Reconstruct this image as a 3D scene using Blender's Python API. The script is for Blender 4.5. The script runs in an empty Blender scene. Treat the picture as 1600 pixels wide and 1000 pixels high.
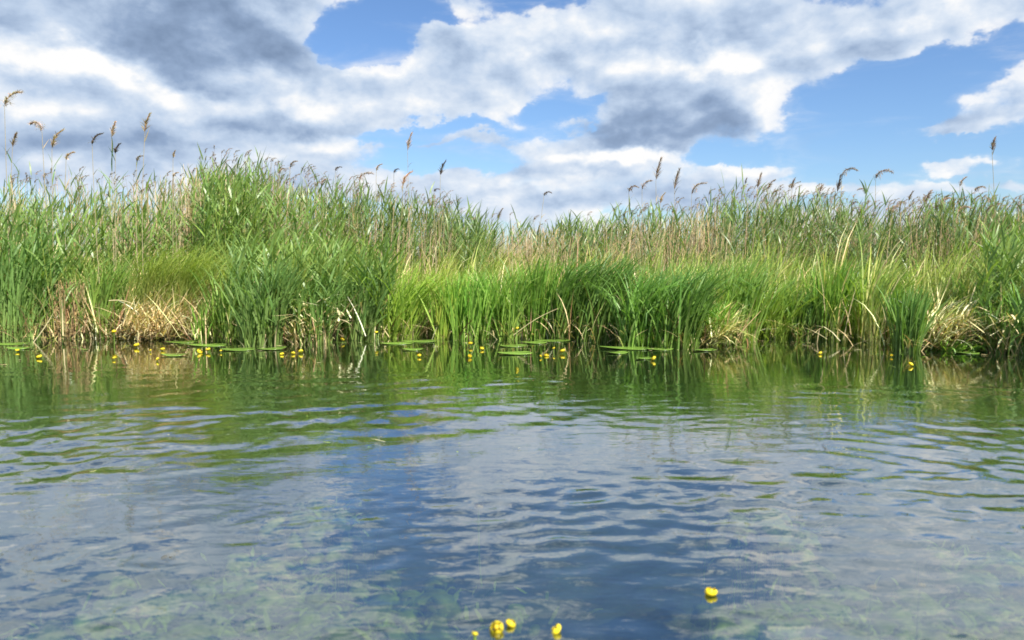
import bpy, math, random
import numpy as np
sc = bpy.context.scene
rng = np.random.default_rng(11)
PI = math.pi

# ------------------------------------------------------------------ camera
F = 1200.0; H = 1.0; PITCH = math.atan(100 / F)
cam_d = bpy.data.cameras.new('camera'); cam = bpy.data.objects.new('camera', cam_d)
sc.collection.objects.link(cam); sc.camera = cam
cam.location = (0, 0, H); cam.rotation_euler = (PI / 2 - PITCH, 0, 0)
cam_d.sensor_width = 36; cam_d.lens = 36 * F / 1600
cam_d.clip_start = 0.05; cam_d.clip_end = 5000
cam_d.dof.use_dof = True; cam_d.dof.focus_distance = 9.0; cam_d.dof.aperture_fstop = 2.6

def ray(px, py):
    a, b = (px - 800) / F, (500 - py) / F
    c, s = math.cos(PITCH), math.sin(PITCH)
    return np.array([a, c + b * s, -s + b * c])
def wpt(px, py, z=0.0):
    d = ray(px, py); t = (z - H) / d[2]; return np.array([0, 0, H]) + d * t
def ypt(px, py, Y):
    d = ray(px, py); return np.array([0, 0, H]) + d * (Y / d[1])
def azel(px, py):
    d = ray(px, py); return math.atan2(d[0], d[1]), math.atan2(d[2], math.hypot(d[0], d[1]))

# ------------------------------------------------------------------ light
SUN_EL, SUN_AZ = math.radians(47), math.radians(141)   # azimuth from +Y towards +X : behind and right of the viewer
sun_d = bpy.data.lights.new('sun', 'SUN'); sun = bpy.data.objects.new('sun', sun_d)
sc.collection.objects.link(sun)
sun_d.energy = 5.0; sun_d.angle = math.radians(0.5); sun_d.color = (1, 0.955, 0.88)
sun.rotation_euler = (PI / 2 - SUN_EL, 0, PI - SUN_AZ)
sc.view_settings.view_transform = 'Standard'; sc.view_settings.look = 'None'
sc.view_settings.exposure = 1.0; sc.view_settings.gamma = 1
sc.cycles.filter_width = 1.7
sc.cycles.max_bounces = 7; sc.cycles.diffuse_bounces = 3; sc.cycles.glossy_bounces = 3
sc.cycles.transmission_bounces = 3; sc.cycles.transparent_max_bounces = 6
sc.cycles.caustics_reflective = False; sc.cycles.caustics_refractive = False

class NT:
    def __init__(s, nt): s.nt = nt
    def n(s, t, **k):
        o = s.nt.nodes.new(t)
        for a, b in k.items(): setattr(o, a, b)
        return o
    def put(s, sock, v):
        if isinstance(v, bpy.types.NodeSocket): s.nt.links.new(v, sock)
        elif v is not None: sock.default_value = v
    def m(s, op, a, b=None, c=None, clamp=False):
        o = s.n('ShaderNodeMath', operation=op, use_clamp=clamp)
        for i, v in enumerate((a, b, c)): s.put(o.inputs[i], v)
        return o.outputs[0]
    def vm(s, op, a, b=None, out=0):
        o = s.n('ShaderNodeVectorMath', operation=op)
        s.put(o.inputs[0], a)
        if b is not None: s.put(o.inputs['Scale'] if op == 'SCALE' else o.inputs[1], b)
        return o.outputs['Value'] if op in ('LENGTH', 'DOT_PRODUCT') else o.outputs[0]
    def mr(s, v, a, b, c=0.0, d=1.0, mode='SMOOTHSTEP'):
        o = s.n('ShaderNodeMapRange', interpolation_type=mode)
        for i, x in enumerate((v, a, b, c, d)): s.put(o.inputs[i], x)
        return o.outputs[0]
    def noise(s, v, scale, det=4, rough=0.5, dist=0.0, col=False):
        o = s.n('ShaderNodeTexNoise')
        s.put(o.inputs['Vector'], v); s.put(o.inputs['Scale'], scale); s.put(o.inputs['Detail'], det)
        s.put(o.inputs['Roughness'], rough); s.put(o.inputs['Distortion'], dist)
        return o.outputs['Color'] if col else o.outputs[0]
    def mix(s, f, a, b, blend='MIX'):
        o = s.n('ShaderNodeMix', data_type='RGBA', blend_type=blend)
        s.put(o.inputs[0], f); s.put(o.inputs[6], a); s.put(o.inputs[7], b)
        return o.outputs[2]
    def mapv(s, v, loc=(0, 0, 0), rot=(0, 0, 0), scale=(1, 1, 1), kind='POINT'):
        o = s.n('ShaderNodeMapping', vector_type=kind)
        s.put(o.inputs[0], v); o.inputs[1].default_value = loc
        o.inputs[2].default_value = rot; o.inputs[3].default_value = scale
        return o.outputs[0]

# ------------------------------------------------------------------ sky with clouds (world, by direction)
world = bpy.data.worlds.new('World'); sc.world = world; world.use_nodes = True
world.node_tree.nodes.clear(); W = NT(world.node_tree)
WS = 0.070
sky = W.n('ShaderNodeTexSky', sky_type='NISHITA'); sky.sun_disc = False
sky.sun_elevation = SUN_EL; sky.sun_rotation = SUN_AZ; sky.air_density = 1.0; sky.dust_density = 0.4; sky.ozone_density = 1.6
tc = W.n('ShaderNodeTexCoord')
sep = W.n('ShaderNodeSeparateXYZ'); W.put(sep.inputs[0], tc.outputs['Generated'])
az = W.m('ARCTAN2', sep.outputs[0], sep.outputs[1])
el = W.m('ARCSINE', sep.outputs[2])
cb = W.n('ShaderNodeCombineXYZ'); W.put(cb.inputs[0], az); W.put(cb.inputs[1], el)
P0 = cb.outputs[0]
wn = W.noise(W.mapv(P0, (3.1, 1.7, 0), scale=(1, 1.5, 1)), 9.0, 5, 0.6, col=True)
warp = W.vm('MULTIPLY', W.vm('SUBTRACT', wn, (0.5, 0.5, 0.5)), (0.085, 0.085, 0.0))
P = W.vm('ADD', P0, warp)
def blobs(lst, sign=1.0, start=None):
    """soft ellipses in direction space, summed up along one chain (x, y = direction, z = running sum)"""
    v = P if start is None else start
    for (cx, cy, rx, ry, rot, amp) in lst:
        a, e = azel(cx, cy)
        q = W.mapv(v, (a, e, 0), (0, 0, math.radians(rot)), (rx / F, ry / F, 1e6), 'TEXTURE')
        f = W.mr(W.vm('LENGTH', q), 0.25, 1.25, amp * sign, 0.0)
        c = W.n('ShaderNodeCombineXYZ'); W.put(c.inputs[2], f)
        v = W.vm('ADD', v, c.outputs[0])
    return v
def zof(v):
    q = W.n('ShaderNodeSeparateXYZ'); W.put(q.inputs[0], v); return q.outputs[2]
COVER = [
 (900,262,190,22,4,.5),(1010,318,200,22,0,.5),(760,322,170,24,0,.55),(640,268,110,16,0,.35),(1180,300,150,16,0,.35),(560,300,200,30,0,.4),(850,352,500,20,0,.35),(1300,350,300,16,0,.3),
 (120,60,430,130,0,.95),(380,60,150,120,-10,.5),(430,10,190,45,8,.6),(60,180,330,100,0,.7),(400,165,150,70,0,.6),
 (260,265,420,62,0,.55),(520,225,90,35,0,.35),(560,165,190,38,0,.45),
 (700,110,230,62,12,.75),(880,75,210,75,8,.7),(1050,40,260,70,5,.75),(1090,145,190,75,0,.95),(1210,195,60,40,0,.6),
 (1000,195,130,40,0,.5),(1330,45,300,50,8,.85),(1520,15,200,50,10,.8),(760,160,160,35,-5,.5),
 (950,243,140,34,0,.62),(1200,262,130,24,8,.5),(1090,290,160,28,0,.4),(820,300,230,40,0,.55),(860,225,170,22,0,.28),(640,300,160,26,0,.4),
 (1570,155,100,38,14,.8),(1450,215,125,22,6,.62),(1482,263,48,14,0,.6),(1350,300,200,16,0,.33),(1560,290,120,10,0,.25),
 (1390,330,90,22,0,.45),(680,220,140,14,0,.35),(300,300,300,30,0,.2),
 (60,-90,260,70,0,.95),(420,-150,200,50,15,.9),(250,-260,300,50,0,.8),(1380,-105,300,60,-6,1.0),(1250,-230,220,40,10,.8),(1560,-190,200,40,0,.8),(760,-50,110,40,0,.8),(860,-240,150,40,0,.7),(1500,-300,500,120,0,.7),(600,-260,260,60,0,.5),(120,-330,360,90,0,.6),
 (720,8,60,18,0,.4),
]
HOLES = [
 (555,62,88,50,-12,1.3),(650,22,90,26,0,.7),(1400,165,190,62,8,.8),(880,172,110,18,0,.6),(925,78,34,20,30,.6),(640,205,130,18,0,.5),
 (1060,-160,230,85,-10,1.2),(600,-150,120,60,30,1.1),(180,-180,260,26,8,1.0),(1420,-170,260,22,-8,1.0),(420,-60,120,26,20,.8),(1330,240,110,30,0,.6),(1120,240,70,14,0,.5),
 (700,262,110,16,0,.35),(1500,235,200,10,0,.4),
]
DARK = [
 (335,80,190,75,-8,1.1),(200,50,220,60,0,.36),(400,-10,260,60,0,.3),(260,232,260,34,0,.65),(450,190,130,20,0,.5),(90,230,160,40,0,.35),
 (1040,216,170,26,2,1.25),(1010,175,150,44,0,.55),(1110,185,110,30,0,.4),(1120,40,200,30,8,.35),(1570,172,90,16,8,.6),(850,262,200,16,0,.3),
 (1450,225,110,10,4,.3),(60,-70,250,30,0,.3),(1400,-60,300,25,0,.1),(820,325,220,14,0,.3),(160,150,200,30,0,.3),
]
BRIGHT = [
 (330,-40,200,30,0,.6),(100,-110,160,40,0,.6),(1300,-90,200,36,0,.6),(820,-40,120,30,0,.6),
 (160,112,90,22,-10,.6),(95,165,90,20,0,.5),(235,150,60,20,0,.5),(640,95,60,20,10,.4),(720,75,70,20,20,.4),(400,240,60,16,0,.5),(480,232,50,16,0,.5),(1000,240,50,14,0,.5),(860,262,60,12,0,.4),(760,320,80,14,0,.5),(900,330,100,12,0,.5),
 (40,95,150,32,0,.75),(450,140,90,38,-8,1.1),(305,165,60,22,0,.8),(1222,188,44,44,0,1.3),(960,246,110,16,0,1.1),(1125,100,120,16,0,.5),(940,105,100,22,0,.3),(1130,88,170,30,6,.6),
 (1545,140,80,22,12,.9),(520,228,60,24,0,.9),(1470,15,90,36,40,.6),(600,112,90,20,0,.5),(1482,262,44,10,0,.5),(370,250,120,16,0,.5),
 (860,50,130,26,16,.4),(830,285,140,18,0,.5),(1200,255,80,12,0,.6),(150,125,200,30,-10,.5),(380,215,100,18,0,.5),
]
gate = W.mr(W.m('ABSOLUTE', az), 0.85, 1.2)
hi = W.mr(el, 0.50, 0.75)
gen = W.m('MAXIMUM', gate, hi)
cover = zof(blobs(HOLES, -1.0, blobs(COVER)))
gennoise = W.m('MULTIPLY', W.m('SUBTRACT', W.noise(W.mapv(tc.outputs['Generated'], scale=(1, 1, 2)), 2.6, 3, .55), 0.43), 5.0)
cover = W.m('ADD', W.m('MULTIPLY', cover, W.m('SUBTRACT', 1.0, gen)), W.m('MULTIPLY', gennoise, gen))
nv = W.mapv(P0, (5.3, 2.2, 0.4), scale=(1, 1.5, 1))
f1 = W.noise(nv, 10.0, 10, 0.59, 0.1)
f2 = W.noise(W.vm('ADD', nv, (0.012, 0.028, 0)), 10.0, 5, 0.5, 0.1)
cirr = W.noise(W.mapv(P0, (1.1, 7.2, 0), (0, 0, .12), (1, 5, 1)), 5.0, 6, 0.62, 0.6)
dens = W.m('ADD', cover, W.m('MULTIPLY', W.m('SUBTRACT', f1, 0.5), 1.75))
alpha = W.m('ADD', W.m('MULTIPLY', W.mr(dens, 0.20, 0.44), 0.55), W.m('MULTIPLY', W.mr(dens, -0.05, 0.75), 0.45))
veil = W.m('MULTIPLY', W.mr(cirr, 0.46, 0.85), W.mr(dens, -0.5, 0.4, 0.25, 0.9))
alpha = W.m('MAXIMUM', alpha, veil)
relief = W.m('MULTIPLY', W.m('SUBTRACT', f1, f2), 1.7)
f3 = W.noise(nv, 7.0, 4, 0.5)
shade = W.m('ADD', W.mr(dens, 0.2, 1.3, 0.80, 0.60), relief)
shade = W.m('ADD', shade, W.m('MULTIPLY', W.m('SUBTRACT', f3, 0.5), 0.42))
shade = W.m('ADD', shade, zof(blobs(DARK, -0.34, blobs(BRIGHT, 0.36))))
ramp = W.n('ShaderNodeValToRGB'); W.put(ramp.inputs[0], shade)
cr = ramp.color_ramp; cr.elements[0].position = 0.0; cr.elements[0].color = (0.22, 0.31, 0.47, 1)
cr.elements[1].position = 1.0; cr.elements[1].color = (1.0, 1.0, 1.0, 1)
for p_, c_ in ((.25, (0.31, 0.42, 0.61, 1)), (.55, (0.53, 0.65, 0.83, 1)), (.8, (0.75, 0.83, 0.94, 1))):
    e_ = cr.elements.new(p_); e_.color = c_
cloudcol = W.vm('SCALE', ramp.outputs[0], 0.50 / WS)
skyc = W.mix(1.0, sky.outputs[0], (0.70, 0.87, 1.10, 1), 'MULTIPLY')
skyfin = W.mix(alpha, skyc, cloudcol)
bg = W.n('ShaderNodeBackground'); W.put(bg.inputs[0], skyfin); bg.inputs[1].default_value = WS
wo = W.n('ShaderNodeOutputWorld'); W.put(wo.inputs[0], bg.outputs[0])
world.cycles.sampling_method = 'MANUAL'; world.cycles.sample_map_resolution = 512

# ------------------------------------------------------------------ helpers for objects
def tag(o, label=None, cat=None, group=None, kind=None):
    if label: o['label'] = label
    if cat: o['category'] = cat
    if group: o['group'] = group
    if kind: o['kind'] = kind
    return o
def empty(name, loc, label, cat, group=None):
    o = bpy.data.objects.new(name, None); sc.collection.objects.link(o)
    o.location = tuple(float(v) for v in loc); o.empty_display_size = 0.1
    return tag(o, label, cat, group)
def npmesh(name, V, Q, C=None, mat=None, parent=None, smooth=True):
    """one mesh object from numpy vertices, quads (or tris) and per-vertex colours; V in world space"""
    V = np.asarray(V, dtype=np.float32).reshape(-1, 3); Q = np.asarray(Q, dtype=np.int32)
    if parent is not None: V = V - np.array(parent.location, dtype=np.float32)
    k = Q.shape[1]
    me = bpy.data.meshes.new(name)
    me.vertices.add(len(V)); me.vertices.foreach_set('co', V.ravel())
    me.loops.add(Q.size); me.loops.foreach_set('vertex_index', Q.ravel())
    me.polygons.add(len(Q)); me.polygons.foreach_set('loop_start', np.arange(0, Q.size, k, dtype=np.int32))
    me.polygons.foreach_set('use_smooth', np.full(len(Q), smooth))
    if C is not None:
        C = np.asarray(C, dtype=np.float32).reshape(-1, 3)
        at = me.color_attributes.new('tint', 'FLOAT_COLOR', 'POINT')
        at.data.foreach_set('color', np.concatenate([C, np.ones((len(C), 1), np.float32)], 1).ravel())
    me.update(calc_edges=True)
    o = bpy.data.objects.new(name, me); sc.collection.objects.link(o)
    if mat: me.materials.append(mat)
    if parent is not None: o.parent = parent
    return o
class MB:
    """collects pieces (vertices, quads, colours)"""
    def __init__(s): s.V, s.Q, s.C, s.n = [], [], [], 0
    def add(s, V, Q, C):
        V = np.asarray(V).reshape(-1, 3)
        s.V.append(V); s.Q.append(np.asarray(Q).reshape(-1, 4) + s.n); s.C.append(np.asarray(C).reshape(-1, 3)); s.n += len(V)
    def build(s, name, mat, parent=None):
        return npmesh(name, np.concatenate(s.V), np.concatenate(s.Q), np.concatenate(s.C), mat, parent)

def blades(base, L, az, th0, th1, w, col0, col1, S=5, bp=1.6, face=None, taper=0.55, tipw=0.06, r=rng, wbase=0.8):
    """N curved ribbons. th0 = start tilt from vertical, th1 = extra tilt at the tip, az = lean direction"""
    N = len(base); t = np.linspace(0, 1, S + 1)
    tm = (t[:-1] + t[1:]) / 2
    th = th0[:, None] + th1[:, None] * tm[None] ** bp
    az2 = az[:, None] + (r.normal(0, .25, N))[:, None] * tm[None]
    st = L[:, None] / S
    d = np.stack([np.sin(th) * np.cos(az2) * st, np.sin(th) * np.sin(az2) * st, np.cos(th) * st], -1)
    c = np.concatenate([np.zeros((N, 1, 3)), np.cumsum(d, 1)], 1) + base[:, None]
    if face is None: face = az + PI / 2 + r.normal(0, .7, N)
    fa = face[:, None] + (r.normal(0, .6, N))[:, None] * t[None]
    side = np.stack([np.cos(fa), np.sin(fa), np.zeros_like(fa)], -1)
    ww = np.where(t < taper, wbase + (1 - wbase) * t / taper, 1 - (1 - tipw) * ((t - taper) / (1 - taper)) ** 1.3)
    hw = (w[:, None] * ww[None] / 2)[..., None]
    V = np.stack([c - side * hw, c + side * hw], 2)            # N,S+1,2,3
    idx = np.arange(N * (S + 1) * 2).reshape(N, S + 1, 2)
    Q = np.stack([idx[:, :-1, 0], idx[:, :-1, 1], idx[:, 1:, 1], idx[:, 1:, 0]], -1).reshape(-1, 4)
    tt = t[None, :, None, None]
    C = col0[:, None, None] * (1 - tt) + col1[:, None, None] * tt
    C = np.broadcast_to(C, (N, S + 1, 2, 3))
    return V.reshape(-1, 3), Q, C.reshape(-1, 3)
def tubes(A, B, bend, r0, r1, col, K=4, S=5):
    """N thin stems from A to B with a sideways bend vector"""
    N = len(A); t = np.linspace(0, 1, S + 1)
    c = A[:, None] + (B - A)[:, None] * t[None, :, None] + bend[:, None] * (t ** 2)[None, :, None] - bend[:, None] * t[None, :, None]
    ph = np.arange(K) * 2 * PI / K
    rr = (r0[:, None] * (1 - t) + r1[:, None] * t)[..., None, None]
    ring = np.stack([np.cos(ph), np.sin(ph), 0 * ph], -1)[None, None] * rr
    V = c[:, :, None] + ring
    idx = np.arange(N * (S + 1) * K).reshape(N, S + 1, K); nx = np.roll(idx, -1, 2)
    Q = np.stack([idx[:, :-1], nx[:, :-1], nx[:, 1:], idx[:, 1:]], -1).reshape(-1, 4)
    C = np.broadcast_to(col[:, None, None], (N, S + 1, K, 3))
    return V.reshape(-1, 3), Q, C.reshape(-1, 3), c

def jit(col, N, s=.18, r=rng, hue=.10):
    c = np.array(col)[None] * np.exp(r.normal(0, s, (N, 1))) * np.exp(r.normal(0, hue, (N, 3)) * np.array([1, .35, .6]))
    return np.clip(c, 0.004, .8)
def U(a, b, n, r=rng): return r.uniform(a, b, n)

# ------------------------------------------------------------------ materials
def leaf_mat(name, rough=0.42, trans=0.40, gain=1.75, sheen=0.35):
    m = bpy.data.materials.new(name); m.use_nodes = True; m.node_tree.nodes.clear(); n = NT(m.node_tree)
    at = n.n('ShaderNodeAttribute', attribute_name='tint')
    geo = n.n('ShaderNodeNewGeometry')
    nz = n.noise(geo.outputs['Position'], 26.0, 3, .6)
    col = n.vm('SCALE', at.outputs['Color'], n.mr(nz, .25, .75, .78 * gain, 1.22 * gain, 'LINEAR'))
    b = n.n('ShaderNodeBsdfPrincipled'); n.put(b.inputs['Base Color'], col)
    b.inputs['Roughness'].default_value = rough; b.inputs['Specular IOR Level'].default_value = sheen
    t = n.n('ShaderNodeBsdfTranslucent')
    n.put(t.inputs[0], n.mix(1.0, col, (1.15, 1.25, .55, 1), 'MULTIPLY'))
    mx = n.n('ShaderNodeMixShader'); mx.inputs[0].default_value = trans
    n.put(mx.inputs[1], b.outputs[0]); n.put(mx.inputs[2], t.outputs[0])
    o = n.n('ShaderNodeOutputMaterial'); n.put(o.inputs[0], mx.outputs[0])
    return m
M_leaf = leaf_mat('leaf'); M_reed = leaf_mat('reed_leaf', .38, .36, 1.65, .4)
M_dry = leaf_mat('dry_straw', .7, .22, 1.2, .2); M_plume = leaf_mat('plume', .8, .35, 1.0, .1)
M_pad = leaf_mat('lily_pad', .25, .05, 1.2, .5); M_petal = leaf_mat('petal', .45, .25, 1.0, .4)

def mud_mat():
    m = bpy.data.materials.new('mud'); m.use_nodes = True; n = NT(m.node_tree)
    b = m.node_tree.nodes['Principled BSDF']; geo = n.n('ShaderNodeNewGeometry')
    a = n.noise(geo.outputs['Position'], 1.3, 5, .6, .6); c = n.noise(geo.outputs['Position'], 9, 4, .6)
    col = n.mix(n.mr(a, .38, .62), (0.016, 0.030, 0.030, 1), (0.085, 0.110, 0.045, 1))  # bed below water: dark teal tint stands in for light lost with depth
    col = n.mix(n.mr(c, .35, .75), col, (0.05, 0.045, 0.025, 1))
    sp = n.n('ShaderNodeSeparateXYZ'); n.put(sp.inputs[0], geo.outputs['Position'])
    land = n.mr(sp.outputs[2], -0.12, 0.0)
    col = n.mix(land, col, n.mix(c, (.03, .022, .012, 1), (.075, .055, .03, 1)))
    n.put(b.inputs['Base Color'], col); b.inputs['Roughness'].default_value = .85
    bp = n.n('ShaderNodeBump'); bp.inputs['Strength'].default_value = .6; n.put(bp.inputs['Height'], c); n.put(b.inputs['Normal'], bp.outputs[0])
    return m
def water_mat():
    m = bpy.data.materials.new('water'); m.use_nodes = True; m.node_tree.nodes.clear(); n = NT(m.node_tree)
    geo = n.n('ShaderNodeNewGeometry'); p = geo.outputs['Position']
    n1 = n.noise(n.mapv(p, rot=(0, 0, -.18), scale=(1, 2.2, 1)), 7.0, 3, .5, .5)
    n2 = n.noise(n.mapv(p, (4, 2, 0), (0, 0, .1), (1, 1.7, 1)), 22.0, 3, .5, .3)
    h = n.m('ADD', n.m('MULTIPLY', n1, .012), n.m('MULTIPLY', n2, .0010))
    sy = n.n('ShaderNodeSeparateXYZ'); n.put(sy.inputs[0], p)
    bp = n.n('ShaderNodeBump'); n.put(bp.inputs['Strength'], n.mr(sy.outputs[1], 3.0, 7.5, .16, .05)); bp.inputs['Distance'].default_value = 1.0
    n.put(bp.inputs['Height'], h)
    fr = n.n('ShaderNodeFresnel'); fr.inputs[0].default_value = 1.33; n.put(fr.inputs['Normal'], bp.outputs[0])
    gl = n.n('ShaderNodeBsdfGlossy'); gl.inputs['Roughness'].default_value = .012; gl.inputs[0].default_value = (.97, .98, 1, 1)
    n.put(gl.inputs['Normal'], bp.outputs[0])
    tr = n.n('ShaderNodeBsdfTransparent'); tr.inputs[0].default_value = (.74, .80, .52, 1)
    df = n.n('ShaderNodeBsdfDiffuse'); df.inputs[0].default_value = (.012, .028, .012, 1)
    body = n.n('ShaderNodeMixShader'); body.inputs[0].default_value = .35
    n.put(body.inputs[1], tr.outputs[0]); n.put(body.inputs[2], df.outputs[0])
    mx = n.n('ShaderNodeMixShader'); n.put(mx.inputs[0], n.m('POWER', fr.outputs[0], .41))
    n.put(mx.inputs[1], body.outputs[0]); n.put(mx.inputs[2], gl.outputs[0])
    o = n.n('ShaderNodeOutputMaterial'); n.put(o.inputs[0], mx.outputs[0])
    return m
M_mud, M_water = mud_mat(), water_mat()

# ------------------------------------------------------------------ bank line
BL = [(-300,530),(0,532),(150,530),(300,533),(400,541),(470,538),(560,530),(700,531),(800,531),(900,534),(1000,542),(1080,545),
      (1150,543),(1200,530),(1350,530),(1420,548),(1470,543),(1600,556),(1900,560)]
bl = np.array([wpt(a, b)[:2] for a, b in BL]); o_ = np.argsort(bl[:, 0]); bl = bl[o_]
def yb(x): return np.interp(x, bl[:, 0], bl[:, 1])
def pxof(x, y): return 800 + F * x / y

def smooth_noise(x, y, seed, n=10, k0=.3, k1=1.2):
    r = np.random.default_rng(seed); s = 0
    for _ in range(n):
        k = math.exp(r.uniform(math.log(k0), math.log(k1))) * 2 * PI; a = r.uniform(0, 2 * PI)
        s = s + np.sin(k * (math.cos(a) * x + math.sin(a) * y) + r.uniform(0, 6.28))
    return s / math.sqrt(n / 2)

# ground: one sheet from the lake bed up over the marsh to the horizon
def axis(lo, hi, step, far, g=1.35):
    a = list(np.arange(lo, hi + 1e-6, step)); s, v, w = step, a[0], a[-1]; pre, post = [], []
    while v > -far: s *= g; v -= s; pre.append(v)
    s = step
    while w < far: s *= g; w += s; post.append(w)
    return np.array(pre[::-1] + a + post)
def gridmesh(xs, ys, zf):
    X, Y = np.meshgrid(xs, ys); Z = zf(X, Y)
    V = np.stack([X, Y, Z], -1).reshape(-1, 3)
    i = np.arange(X.size).reshape(X.shape)
    Q = np.stack([i[:-1, :-1], i[:-1, 1:], i[1:, 1:], i[1:, :-1]], -1).reshape(-1, 4)
    return V, Q
def gz(X, Y):
    d = Y - yb(X)
    z = np.where(d < 0, np.maximum(-.04 + d * .22, -1.0 - .02 * np.minimum(-d, 20)), np.clip(-.06 + (d - 1.3) * .2, -.06, .03))
    near = np.clip((14 - np.abs(X)) / 6, 0, 1)
    return z + .05 * near * smooth_noise(X, Y, 5) * np.clip(.3 + np.abs(d), 0, 1) * np.where(d < 0, 1, .25)
V, Q = gridmesh(axis(-14, 14, .12, 2500), axis(-1, 17, .12, 2500), gz)
g = npmesh('ground', V, Q, None, M_mud); tag(g, kind='structure')

# ------------------------------------------------------------------ water surface with real ripples
def wz(X, Y):
    r = np.random.default_rng(3)
    z = np.zeros_like(X)
    calm = np.clip((7.4 - Y) / 3.6, 0.16, 1) ** 1.25                  # sheltered near the reeds
    m1 = np.clip(.50 + .60 * smooth_noise(X * .7, Y * 1.5, 21, 10, .12, .5), .06, 1.6)
    m2 = np.clip(.6 + .6 * smooth_noise(X * .7, Y * 1.4, 22, 10, .15, .7), .15, 1.7)
    for i in range(34):                                             # slow ripples travelling to the bank
        lam = math.exp(r.uniform(math.log(.11), math.log(.45))); k = 2 * PI / lam
        a = r.normal(PI / 2 + .15, .75); ph = r.uniform(0, 6.28)
        q = k * (math.cos(a) * X + math.sin(a) * Y) + ph + 2.2 * smooth_noise(X, Y, 40 + i % 7, 6, .2, 1.0)
        z += (.0108 * lam / 5) * np.sin(q) * m1 * calm
    for i in range(30):                                             # small chop
        lam = math.exp(r.uniform(math.log(.075), math.log(.22))); k = 2 * PI / lam
        a = r.uniform(0, 2 * PI) if i % 4 == 0 else r.normal(PI / 2 + .2, .5); ph = r.uniform(0, 6.28)
        q = k * (math.cos(a) * X + math.sin(a) * Y) + ph + .8 * smooth_noise(X, Y, 60 + i % 4, 5, .4, 1.2)
        z += (.0090 * lam / 5) * np.clip((7.0 - Y) / 3.5, .3, 1.2) * np.sin(q) * m2 * calm
    # a train of wider wave fronts, left of the middle
    c = np.array([-1.5, 4.6]); wgt = .8 * np.exp(-(((X - c[0]) / 1.6) ** 2 + ((Y - c[1]) / 1.3) ** 2))
    q = 2 * PI / .42 * (math.cos(1.98) * X + math.sin(1.98) * Y) + .5 * smooth_noise(X, Y, 77, 5, .2, .5)
    z += .0030 * np.sin(q) * wgt
    return z
wx, wy = axis(-7.5, 7.5, .022, 2500, 1.5), None
ya = np.arange(1.2, 9.3, .020); s, v, pre = .02, ya[0], []
while v > -2500: s *= 1.5; v -= s; pre.append(v)
wy = np.array(pre[::-1] + list(ya) + [9.6, 10.2, 10.9])
fadeX = lambda X, Y: np.where((np.abs(X) < 7.6) & (Y > 1.1), 1, 0)
V, Q = gridmesh(wx, wy, lambda X, Y: wz(X, Y) * fadeX(X, Y))
w_ = npmesh('water', V, Q, None, M_water); tag(w_, kind='structure')

# ================================================================== VEGETATION
GREEN = (.100, .185, .042); BGREEN = (.155, .250, .045); YGREEN = (.29, .34, .065); DGREEN = (.080, .165, .040)
BLUEG = (.125, .210, .065); TAN = (.54, .44, .23); STRAW = (.72, .61, .33); BROWN = (.16, .10, .05)
WIND = 0.0     # blown towards +X
def lean(N, spread=1.0, r=rng): return r.normal(WIND, spread, N)

def rvec(N, a, b, c): return np.stack([a, b, c], -1)
def green_mix(N, a, b, r=rng, s=.2):
    k = r.random((N, 1)); return jit((1, 1, 1), N, s, r) * (np.array(a) * k + np.array(b) * (1 - k))

# ---- sedge meadow behind the bank (uncountable) -------------------
def gapf(pg): return sum(np.exp(-((pg - a) / b) ** 2) for a, b in ((640, 22), (858, 22), (1240, 24), (1330, 26), (1530, 16), (345, 12), (120, 10), (965, 12), (1395, 14), (1175, 10), (715, 8)))
def meadow():
    mb = MB()
    T = 3300; tn = rng.integers(8, 30, T); j = np.repeat(np.arange(T), tn); N = len(j)
    d = rng.random(T) ** 1.2 * 7.3 + .3; x = U(-13, 13, T) * (1 + d / 14); ta = rng.normal(0, .55, T); tb = rng.gamma(4, .3, T); tc = rng.normal(0, 1, T); th = U(.72, 1.08, T)
    x = x[j] + rng.normal(0, .11, N); d = np.maximum(d[j] + rng.normal(0, .11, N), .15); y = yb(np.clip(x, -11, 11)) + d
    k_ = (d > .55) & (rng.random(N) > gapf(pxof(x, y)) * 1.1 * (d < 1.5)); x, y, d, j = x[k_], y[k_], d[k_], j[k_]; N = len(x)
    px = pxof(x, y)
    patch = smooth_noise(x, y, 9, 12, .15, .7)
    hh = (1.0 + .07 * patch) * th[j] * U(.72, 1.08, N) + np.clip(d - 3, 0, 5) * .012
    L = hh * U(1.05, 1.3, N)
    base = rvec(N, x, y, np.full(N, .02))
    yel = np.clip(.55 + .38 * patch + .2 * ((px > 620) & (px < 1000)) + .22 * tc[j] + rng.normal(0, .12, N), 0, 1)[:, None]
    c1 = jit((1, 1, 1), N, .22) * np.exp(.22 * tc[j[:, None] * 7 % T]) * (np.array(BGREEN) * (1 - yel) + np.array(YGREEN) * yel)
    dry = rng.random(N) < np.where(tc[j] > 1.2, .5, .07); c1[dry] = jit(TAN, dry.sum(), .2)
    c0 = c1 * .5 + np.array(TAN) * .25
    v, q, c = blades(base, L, ta[j] + rng.normal(0, .7, N), U(0, .2, N), tb[j] * U(.5, 1.5, N), U(.009, .018, N) * (1 + d * .05), c0, c1, 5, 2.4)
    mb.add(v, q, c)
    o = mb.build('sedge', M_leaf); tag(o, 'yellow green sedge meadow filling the bank behind the clumps', 'sedge', kind='stuff')
meadow()

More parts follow.
